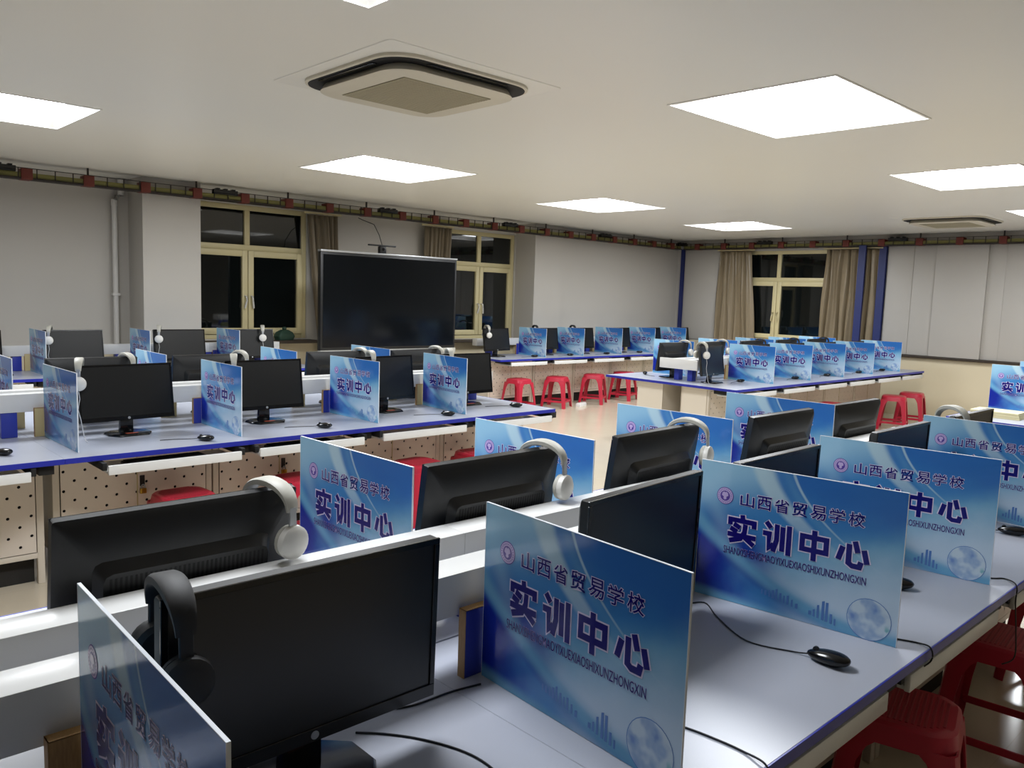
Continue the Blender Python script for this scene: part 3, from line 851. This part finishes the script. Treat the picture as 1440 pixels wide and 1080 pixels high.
# ------------------------------------------------------------------ monitors
def monitor_meshes(deg=7):
    W_, H_, Z0 = .545, .333, .085
    out = {}
    tilt = Matrix.Translation((0, 0, Z0)) @ Matrix.Rotation(-math.radians(deg), 4, 'X') @ Matrix.Translation((0, 0, -Z0))
    hs = MB()
    # housing shell: front rim, shallow tray and stepped back
    def R(hx, z0, z1, y, r=.006): return [(x, y, z) for x, z, _ in [(p[0], p[1]+(z0+z1)/2, 0) for p in rrect(hx, (z1-z0)/2, r, 2)]]
    hs.loft([R(W_/2, Z0, Z0+H_, -.012), R(W_/2, Z0, Z0+H_, .010), R(W_/2-.012, Z0+.012, Z0+H_-.012, .022, .012),
             R(.20, Z0+.045, Z0+.235, .030, .02), R(.185, Z0+.06, Z0+.215, .055, .02)])
    hs.xform(tilt); out['housing'] = hs.mesh('housing', M['black'], 0)
    bz = MB(); b = .012; c = .026
    for (x0, x1, z0, z1) in ((-W_/2, W_/2, Z0, Z0+c), (-W_/2, W_/2, Z0+H_-b, Z0+H_), (-W_/2, -W_/2+b, Z0+c, Z0+H_-b), (W_/2-b, W_/2, Z0+c, Z0+H_-b)):
        bz.box(x0, x1, -.017, -.011, z0, z1)
    bz.xform(tilt); out['bezel'] = bz.mesh('bezel', M['gloss'], .001, 1)
    sc = MB().box(-W_/2+b, W_/2-b, -.0135, -.0118, Z0+c, Z0+H_-b); sc.xform(tilt)
    out['screen'] = sc.mesh('screen', M['screen'], smooth=False)
    lg = MB().lathe([(.0001, -.0180), (.008, -.0180), (.008, -.0165)], 18, 'Y', (0, 0, Z0+.013)); lg.xform(tilt)
    out['logo'] = lg.mesh('logo', M['silver'])
    vt = MB()
    for k in range(34):
        x = -.17 + .34*k/33
        vt.box(x-.0025, x+.0025, .0545, .0555, Z0+.165, Z0+.205)
    vt.xform(tilt); out['vent_slots'] = vt.mesh('vent_slots', M['vent'], smooth=False)
    pt = MB().box(-.05, .05, .0545, .0556, Z0+.075, Z0+.12); pt.xform(tilt)
    out['rear_plate'] = pt.mesh('rear_plate', M['vent'], .001, 1)
    nk = MB().loft([[(-.038, .022, .01), (.038, .022, .01), (.038, .062, .01), (-.038, .062, .01)],
                    [(-.036, .020, .10), (.036, .020, .10), (.036, .052, .10), (-.036, .052, .10)],
                    [(-.034, .044, .20), (.034, .044, .20), (.034, .072, .20), (-.034, .072, .20)]])
    out['neck'] = nk.mesh('neck', M['gloss'], .004)
    def bs(k, z): return [(x*k, y*k if y < 0 else y*k, z) for x, y in ((-.085, -.095), (.085, -.095), (.125, -.03), (.125, .05), (.07, .105), (-.07, .105), (-.125, .05), (-.125, -.03))]
    out['base'] = MB().loft([bs(1, 0), bs(1, .007), bs(.95, .013)]).mesh('base', M['gloss'], .001, 1)
    st = MB().box(-.035, .035, -.065, -.04, .0131, .0138)
    out['sticker'] = st.mesh('sticker', M['sticker'], smooth=False)
    return out
MM_T, MM_S = monitor_meshes(8), monitor_meshes(-1.5)
def monitor(row, i, x, y, rz, sticker=False):
    MM = MM_S if row == 'A' else MM_T
    o = thing('computer_monitor', 'black monitor with switched-off screen, %s from left on %s' % (ORD[i], ROWN[row]), 'monitor', (x, y, DESK), rz, 'black computer monitors')
    h = link('housing', MM['housing'], o); link('vent_slots', MM['vent_slots'], h); link('rear_plate', MM['rear_plate'], h)
    b = link('bezel', MM['bezel'], o); link('logo', MM['logo'], b)
    link('screen', MM['screen'], o); link('neck', MM['neck'], o)
    s = link('base', MM['base'], o)
    if sticker: link('sticker', MM['sticker'], s)
    return o

# ------------------------------------------------------------------ headphones
def headset_meshes(shell, pad, tagname):
    out = {}
    R, top = .082, .0
    arc = []
    for k in range(17):
        a = PI*k/16
        arc.append((0, -R*math.cos(a), .010 + .062*math.sin(a)**.85 - .012))
    rings = []
    for k, p in enumerate(arc):
        t = (Vector(arc[min(k+1, 16)])-Vector(arc[max(k-1, 0)])).normalized()
        n = Vector((1, 0, 0)).cross(t)
        w = .015 + .008*math.sin(PI*k/16); h = .004 + .006*math.sin(PI*k/16)
        rings.append([Vector(p)+Vector((sx*w, 0, 0))+n*sz*h for sx, sz in ((-1, -.6), (-.7, -1), (.7, -1), (1, -.6), (1, .6), (.7, 1), (-.7, 1), (-1, .6))])
    out['headband'] = MB().loft(rings).mesh('headband', pad)
    for s, nm in ((-1, 'a'), (1, 'b')):
        y = s*R
        out['yoke'+nm] = MB().loft([[(-.011, y-.004, .01), (.011, y-.004, .01), (.011, y+.004, .01), (-.011, y+.004, .01)],
                                    [(-.011, y*1.03-.004, -.03), (.011, y*1.03-.004, -.03), (.011, y*1.03+.004, -.03), (-.011, y*1.03+.004, -.03)],
                                    [(-.008, y*1.06-.004, -.085), (.008, y*1.06-.004, -.085), (.008, y*1.06+.004, -.085), (-.008, y*1.06+.004, -.085)]]).mesh('yoke', M['silver'] if shell is M['hwhite'] else shell, .002, 1)
        prof = [(.001, s*.020), (.030, s*.019), (.040, s*.012), (.042, s*.0), (.040, -s*.006)]
        out['cup'+nm] = MB().lathe(prof, 22, 'Y', (0, y*1.02, -.075)).mesh('ear_cup', shell)
        prof2 = [(.001, -s*.022), (.030, -s*.024), (.039, -s*.018), (.041, -s*.006), (.036, -s*.004)]
        out['pad'+nm] = MB().lathe(prof2, 22, 'Y', (0, y*1.02, -.075)).mesh('ear_cushion', pad)
    return out
HW = headset_meshes(M['hwhite'], M['hgrey'], 'w'); HB = headset_meshes(M['hblack'], M['hblack'], 'b')
def headset(row, i, mon, dx, tilted=True, white=True, twist=.0, cable=True, dz=0.0):
    hm = HW if white else HB
    rz = mon.rotation_euler.z
    ctop = Vector((dx, .012+(.034 if tilted else 0), .374+dz))
    p = Vector(mon.location) + Matrix.Rotation(rz, 3, 'Z') @ ctop
    o = thing('headphones', '%s headphones hung on %s monitor from left, %s' % ('white' if white else 'black', ORD[i], ROWN[row]), 'headphones',
              tuple(p), rz+twist, 'headphones hung on monitors')
    link('headband', hm['headband'], o)
    for nm in 'ab':
        link('yoke', hm['yoke'+nm], o); c = link('ear_cup', hm['cup'+nm], o); link('ear_cushion', hm['pad'+nm], c)
    if cable:
        y = -.085
        zb = -(.374+dz)+.0035
        pts = [(0, y, -.118), (.006, y-.004, -.16), (-.004, y-.010, -.22), (.010, y-.012, -.28), (.022, y-.02, zb+.03), (.03, y-.03, zb+.008), (.035, y-.06, zb), (.05, y-.12, zb)]
        link('headset_cable', MB().tube(pts, .0022, 5).mesh('headset_cable', M['cable_w'] if white else M['cable_b']), o)
    return o

def put_row(row, items, y, facing):
    mons = []
    for i, it in enumerate(items):
        x, dy, yaw, hs = it[:4]
        m = monitor(row, i, x, y+dy, (0 if facing < 0 else PI)+yaw, sticker=(row in ('A', 'B')))
        mons.append(m)
        if hs:
            headset(row, i, m, -.205 if len(it) < 5 else it[4], row != 'A', white=(hs in 'wW'), twist={'w': -.40, 'b': -.3, 'W': .22, 'B': -.08}[hs], cable=row not in ('Af', 'Bf', 'Df', 'WR'), dz=.02 if hs in 'wb' else 0.0)
    return mons
put_row('A', [(.713, .01, .0, 'B', -.245), (1.715, .04, .08, None), (2.45, .06, .02, None), (3.46, .06, 0, None), (4.28, .05, 0, 'w')], 1.25, -1)
put_row('Af', [(.70, 0, 0, 'W'), (1.65, .0, .01, 'W'), (2.50, .02, .05, 'W'), (3.41, .0, 0, None), (4.165, .0, -.0, None)], 1.85, 1)
put_row('B', [(1.63, 0, .05, 'w', -.25), (2.51, 0, .0, 'w'), (3.48, 0, .10, 'w', -.12), (4.27, 0, .0, 'w', -.16)], 5.05, -1)
put_row('Bf', [(1.60, 0, 0, 'W'), (2.38, 0, 0, 'W'), (3.40, 0, 0, 'W'), (4.17, 0, .02, 'W')], 5.66, 1)
put_row('WL', [(1.45, 0, 0, None), (2.34, 0, .03, 'w'), (3.38, 0, 0, 'w'), (4.19, 0, 0, 'w', .15)], 8.78, -1)
put_row('WR', [(7.98, 0, .10, 'w', -.18), (9.00, 0, 0, 'b'), (9.85, 0, 0, 'b'), (10.80, 0, 0, None), (11.68, 0, 0, None), (12.55, 0, 0, None)], 8.78, -1)
put_row('D', [(7.87, 0, .12, 'w', -.20), (8.87, 0, 0, None), (9.75, 0, 0, None), (10.65, 0, 0, None), (11.55, 0, 0, None)], 5.05, -1)
put_row('Df', [(7.94, 0, 0, 'W'), (8.75, 0, 0, 'W'), (9.68, 0, 0, 'B'), (10.6, 0, 0, 'B'), (11.5, 0, 0, 'B')], 5.68, 1)
put_row('A2f', [(8.8, 0, 0, None)], 1.85, 1)

# ------------------------------------------------------------------ mice
def mouse_meshes():
    bm = bmesh.new(); bmesh.ops.create_uvsphere(bm, u_segments=20, v_segments=12, radius=1)
    for v in bm.verts:
        x, y, z = v.co
        w = .031*(1-.10*y) * (1 - .10*(1-abs(y)))
        v.co = (x*w, y*.056, max(0.0, (z*.5+.5)) * .036*(1-.18*y) if z > -.99 else 0)
        if v.co.z < .004: v.co.z = .001
    for f in bm.faces: f.smooth = True
    me = bpy.data.meshes.new('mouse_body'); bm.to_mesh(me); bm.free(); me.materials.append(M['gloss'])
    wh = MB().lathe([(.001, -.003), (.008, -.003), (.008, .003), (.001, .003)], 12, 'X', (0, .033, .028)).mesh('scroll_wheel', M['black'])
    return me, wh
MO, WH = mouse_meshes()
def mouse(row, i, x, y, rz, pts=None):
    far = row.endswith('f')
    o = thing('computer_mouse', 'black corded mouse, %s from left on %s' % (ORD[i], ROWN[row]), 'mouse', (x, y, DESK), rz, 'black mice on the desks')
    link('mouse_body', MO, o); link('scroll_wheel', WH, o)
    if pts is None: pts = [(0, .05, .010), (.0, .09, .004), (-.03, .14, .0025), (-.08, .19, .0025), (-.12, .22, .0025)]
    else:
        inv = Matrix.Rotation(-rz, 3, 'Z')
        pts = [(0, .05, .010)] + [tuple(inv @ (Vector((px, py, pz+DESK))-Vector((x, y, DESK)))) for px, py, pz in pts]
    # smooth
    P = [Vector(p) for p in pts]; S = []
    for k in range(len(P)-1):
        p0, p1, p2, p3 = P[max(k-1, 0)], P[k], P[k+1], P[min(k+2, len(P)-1)]
        for t in range(6):
            t /= 6
            S.append(.5*((2*p1)+(p2-p0)*t+(2*p0-5*p1+4*p2-p3)*t*t+(3*p1-p0-3*p2+p3)*t**3))
    S.append(P[-1])
    link('mouse_cable', MB().tube(S, .0021, 5).mesh('mouse_cable', M['cable_b']), o)
Z = .0028
mouse('A', 0, 1.955, .865, .03, [(1.945, .96, Z), (1.911, 1.07, Z), (1.987, 1.207, Z), (2.058, 1.300, Z), (1.985, 1.33, Z)])
mouse('A', 1, 2.675, .985, .3); mouse('A', 2, 3.725, .93, .3)
for i, (x, y) in enumerate([(.92, 4.75), (1.91, 4.60), (2.71, 4.635), (3.745, 4.64), (4.52, 4.725)]): mouse('B', i, x, y, .5)
for i, (x, y) in enumerate([(8.27, 4.93), (9.30, 4.80), (10.14, 4.80), (11.08, 4.80), (11.85, 4.80), (12.42, 4.82)]): mouse('D', i, x, y, 1.2)
mouse('Df', 0, 7.95, 6.05, 2.2)
for i, (x, y) in enumerate([(8.50, 8.52), (9.28, 8.52), (10.15, 8.52), (11.05, 8.55)]): mouse('WR', i, x, y, 1.0)
mouse('WL', 0, 1.72, 8.55, .4)

# ------------------------------------------------------------------ loose cables on the near bench
def cable(label, pts, r=.0023, m='cable_b', name='cable'):
    P = [Vector(p) for p in pts]; S = []
    for k in range(len(P)-1):
        p0, p1, p2, p3 = P[max(k-1, 0)], P[k], P[k+1], P[min(k+2, len(P)-1)]
        for t in range(8):
            t /= 8
            S.append(.5*((2*p1)+(p2-p0)*t+(2*p0-5*p1+4*p2-p3)*t*t+(3*p1-p0-3*p2+p3)*t**3))
    S.append(P[-1])
    o = link(name, MB().tube(S, r, 6).mesh(name, M[m]))
    tag(o, label, 'cable')
zc = DESK+.0024
cable('tangled black cable on far half of closest bench behind trunking', [(1.05, 2.05, zc), (1.12, 1.98, zc), (1.18, 2.06, zc+.004), (1.10, 2.10, zc+.004), (1.06, 2.0, zc+.004), (1.16, 1.95, zc), (1.24, 2.02, zc)])
cable('black cable on desk right of the big foreground monitor stand', [(.865, 1.345, zc), (.91, 1.30, zc), (.955, 1.235, zc), (.99, 1.15, zc), (.995, 1.07, zc), (.97, .95, zc), (.93, .85, zc)])
cable('black cable lying in front of the foremost holder plate behind board', [(.95, 1.39, zc), (1.02, 1.36, zc), (1.12, 1.355, zc), (1.20, 1.34, zc)])
cable('black cable crossing desk edge right of the frontmost large board', [(1.38, 1.02, zc), (1.408, .924, zc), (1.419, .861, zc), (1.423, .79, zc), (1.41, .728, zc+.001), (1.405, .722, .70), (1.41, .80, .66)])
cable('black cable hooked over desk edge beside the frontmost mouse', [(2.22, .90, zc), (2.25, .82, zc), (2.272, .765, zc), (2.262, .728, zc+.001), (2.25, .722, .72), (2.25, .78, .66)])
cable('black cable hanging over desk edge above the rear red stool', [(3.00, .86, zc), (3.039, .807, zc), (3.07, .775, zc), (3.02, .728, zc+.001), (3.00, .721, .70), (3.03, .719, .60), (3.05, .72, .50), (3.03, .75, .47)])

# ------------------------------------------------------------------ keyboards on open trays
def keyboard_meshes():
    b = MB().loft([rrect(.222, .068, .008, 2, 0), rrect(.222, .068, .008, 2, .012), rrect(.216, .063, .008, 2, .016)]).mesh('keyboard_body', M['black'])
    k = MB()
    for r in range(6):
        n = 15 + (r % 2)
        for c in range(22):
            x = -.208 + .0189*c; y = -.052 + .0195*r
            if r == 0 and 4 < c < 10: continue
            k.box(x, x+.016, y, y+.016, .014, .021)
        if r == 0: k.box(-.208+.0189*5, -.208+.0189*9.85, -.052, -.036, .014, .021)
    return b, k.mesh('keys', M['vent'], smooth=False)
KB, KK = keyboard_meshes()
for i, (row, x, y) in enumerate([('B', 1.66, 4.535), ('B', 2.50, 4.55), ('B', .64, 4.59)][:2]):
    o = thing('computer_keyboard', 'black keyboard on the %s open tray of middle bench' % ('longest pulled-out' if i == 0 else 'second'), 'keyboard', (x, y, .6705), 0, 'keyboards on open trays')
    link('keyboard_body', KB, o); q = link('keys', KK, o)

# ------------------------------------------------------------------ stools
def stool_meshes():
    out = {}
    top = .46; hs = .148
    prof = [(hs-.012, top-.012), (hs-.004, top-.004), (hs, top-.012), (hs+.004, top-.03), (hs+.010, top-.068)]
    rings = [rrect(hs-.03, hs-.03, .07, 6, top)]
    rings += [rrect(hs-.010, hs-.010, .075, 6, top-.001), rrect(hs, hs, .08, 6, top-.010), rrect(hs+.005, hs+.005, .08, 6, top-.035), rrect(hs+.010, hs+.010, .08, 6, top-.066)]
    inner = [rrect(hs+.003, hs+.003, .075, 6, top-.066), rrect(hs-.01, hs-.01, .07, 6, top-.02)]
    out['seat'] = MB().loft(rings+inner).mesh('seat', M['red'])
    rb = MB()
    for k in range(15):
        y = -.112 + .016*k
        lim = .118 if abs(y) < .07 else .118-(abs(y)-.07)*.8
        rb.box(-lim, lim, y-.004, y+.004, top-.001, top+.0022)
    out['seat_rib'] = rb.mesh('seat_rib', M['red2'], .001, 1)
    # one leg in the +x +y corner: angle section, wider on top
    def ring(z, c, w, t):
        return [(c, c-w, z), (c, c-.022, z), (c-.007, c-.007, z), (c-.022, c, z), (c-w, c, z), (c-w, c-t, z), (c-.024, c-t, z), (c-t, c-.024, z), (c-t, c-w, z)]
    lg = MB().loft([ring(top-.05, hs+.006, .115, .006), ring(top-.085, hs+.011, .080, .006), ring(top-.13, hs+.016, .062, .006), ring(.20, hs+.030, .052, .006), ring(0, hs+.050, .047, .006)])
    out['leg'] = lg.mesh('leg', M['red'])
    st = MB(); c = hs+.038
    st.box(-c+.03, c-.03, c-.012, c-.004, .085, .115)
    out['stretcher'] = st.mesh('stretcher', M['red'], .003, 1)
    return out
SM = stool_meshes()
def stool(label, x, y, rz=0.0):
    o = thing('plastic_stool', label, 'stool', (x, y, 0), rz, 'red plastic stools')
    s = link('seat', SM['seat'], o); link('seat_rib', SM['seat_rib'], s)
    for k in range(4):
        link('leg', SM['leg'], o, rot=(0, 0, k*PI/2)); link('stretcher', SM['stretcher'], o, rot=(0, 0, k*PI/2))
stool('nearest red plastic stool under edge of closest bench, ribbed seat in view', 2.50, .86, .25)
stool('red plastic stool behind the nearest one, at lower right edge', 3.34, .82, .1)
stool('red plastic stool at right edge, farthest along the closest bench', 4.22, .82, -.1)
stool('red stool before cabinets of middle bench, just above headphones-topped monitor back', 1.78, 4.60, .05)
stool('red stool second from left in front of middle bench cabinets', 2.50, 4.60, .0)
stool('red stool seen whole between two blue boards of the closest bench', 3.42, 4.56, .05)
stool('red stool partly hidden behind board, rightmost before the middle bench', 4.02, 4.60, .0)
stool('leftmost red stool under back-wall desk right of display', 8.08, 8.40, .1)
stool('second red stool from left under back-wall desk right of display', 8.84, 8.36, .45)
stool('third red stool from left under back-wall desk right of display', 9.70, 8.38, .5)
stool('rightmost red stool under back-wall desk, partly behind right bench', 10.5, 8.42, .3)
stool('red stool mostly hidden behind board and monitor, before right bench', 9.75, 4.52, .1)
stool('left one of two red stools by right bench near cream wall', 11.44, 4.44, .3)
stool('right one of two red stools by right bench near cream wall', 12.12, 4.46, .2)

# ------------------------------------------------------------------ big display, webcam, small things
dsp = thing('interactive_display', 'very large black display standing between the two back windows', 'display', (5.87, 8.42, 0), -.01)
hw = 1.005
link('display_frame', MB().box(-hw, hw, 0, .07, .93, 2.085).mesh('display_frame', M['black'], .006), dsp)
fr = link('silver_top_strip', MB().box(-hw-.003, hw+.003, -.012, .072, 2.085, 2.108).mesh('silver_top_strip', M['silver'], .004), dsp)
link('display_screen', MB().box(-hw+.03, hw-.03, -.006, .002, .965, 2.055).mesh('display_screen', mat('display_glass', (10, 13, 16), .12, spec=.5), .001, 1), dsp)
link('speaker_bar', MB().box(-hw, hw, -.02, .06, .865, .932).mesh('speaker_bar', M['hgrey'], .006), dsp)
for s in (-1, 1):
    lgp = link('stand_leg', MB().box(s*.55-.04, s*.55+.04, .01, .06, .06, .90).mesh('stand_leg', M['black'], .004), dsp)
    link('stand_foot', MB().box(s*.55-.035, s*.55+.035, -.28, .32, .03, .07).mesh('stand_foot', M['black'], .006), lgp)
    for yy in (-.25, .29):
        link('caster', MB().lathe([(.001, -.012), (.03, -.012), (.03, .012), (.001, .012)], 14, 'X', (s*.55, yy, .03)).mesh('caster', M['vent']), lgp)
link('stand_crossbar', MB().box(-.55, .55, .02, .05, .35, .41).mesh('stand_crossbar', M['black'], .004), dsp)
wc = thing('webcam', 'small black T-shaped camera on top of the big display', 'webcam', (5.72, 8.45, 2.108))
link('camera_body', MB().box(-.045, .045, -.03, .03, 0, .085).mesh('camera_body', M['black'], .008), wc)
link('camera_lens', MB().lathe([(.001, -.038), (.018, -.038), (.02, -.028)], 16, 'Y', (0, 0, .05)).mesh('camera_lens', M['gloss']), wc)
link('cross_arm', MB().box(-.20, .20, -.012, .012, .085, .105).mesh('cross_arm', M['black'], .004), wc)
link('camera_cable', MB().tube([(0, 0, .10), (-.01, .05, .22), (.01, .2, .36), (-.005, .42, .42), (0, .54, .455)], .005, 6).mesh('camera_cable', M['cable_b']), wc)

# padlock hanging under the open tray of the middle bench
def padlock(label, x, y, z):
    o = thing('padlock', label, 'padlock', (x, y, z))
    link('lock_body', MB().loft([rrect(.018, .009, .004, 2, -.03), rrect(.018, .009, .004, 2, .0)]).mesh('lock_body', M['brass'], .001, 1), o)
    pts = [(-.011*math.cos(PI*k/8), 0, .008+.014*math.sin(PI*k/8)) for k in range(9)]
    link('shackle', MB().tube([(-.011, 0, -.004)]+pts+[(.011, 0, -.004)], .003, 6).mesh('shackle', M['silver']), o)
    link('hasp', MB().box(-.014, .014, .010, .014, .012, .075).mesh('hasp', M['trackdark'], .001, 1), o)
padlock('brass padlock on perforated cabinet left of a red stool', 1.635, 4.834, .46)
padlock('brass padlock on cabinet below second tray of middle bench', 2.53, 4.834, .46)

bx_ = thing('power_strip', 'small white box on the floor between red stools', 'power strip', (9.27, 8.24, 0), .3)
link('strip_body', MB().loft([rrect(.12, .04, .012, 3, .0), rrect(.12, .04, .012, 3, .035), rrect(.105, .03, .01, 3, .05)]).mesh('strip_body', M['white']), bx_)
link('socket_row', MB().box(-.08, -.03, -.015, .015, .0495, .0515).box(.0, .05, -.015, .015, .0495, .0515).mesh('socket_row', M['hgrey'], .001, 1), bx_)

pb = thing('paper_stack', 'low stack of cream papers on bench at right edge', 'papers', (7.86, 2.16, DESK), .03)
for k in range(5):
    link('sheet_bundle', MB().box(-.14+.004*(k % 2), .14-.003*k, -.19+.003*k, .19, .0005+.011*k, .011*(k+1)).mesh('sheet_bundle', M['paper'], .001, 1), pb)
ob_ = thing('olive_pouch', 'small olive pouch beside papers at right edge', 'pouch', (7.72, 1.85, DESK), .3)
link('pouch_body', MB().loft([rrect(.09, .05, .03, 4, 0), rrect(.10, .06, .03, 4, .03), rrect(.095, .05, .03, 4, .075), rrect(.07, .02, .015, 4, .09)]).mesh('pouch_body', M['olive']), ob_)
link('zip', MB().box(-.06, .06, -.004, .004, .089, .094).mesh('zip', M['vent'], .001, 1), ob_)
gb = thing('green_bag', 'dark green bag on the window sill left of display', 'bag', (5.0, 9.56, .985), .2)
link('bag_body', MB().loft([rrect(.11, .06, .03, 4, 0), rrect(.13, .07, .03, 4, .05), rrect(.10, .06, .03, 4, .10), rrect(.05, .03, .02, 4, .13)]).mesh('bag_body', M['green']), gb)
link('bag_knot', MB().lathe([(.02, .125), (.03, .145), (.022, .165), (.005, .17)], 10).mesh('bag_knot', M['green']), gb)
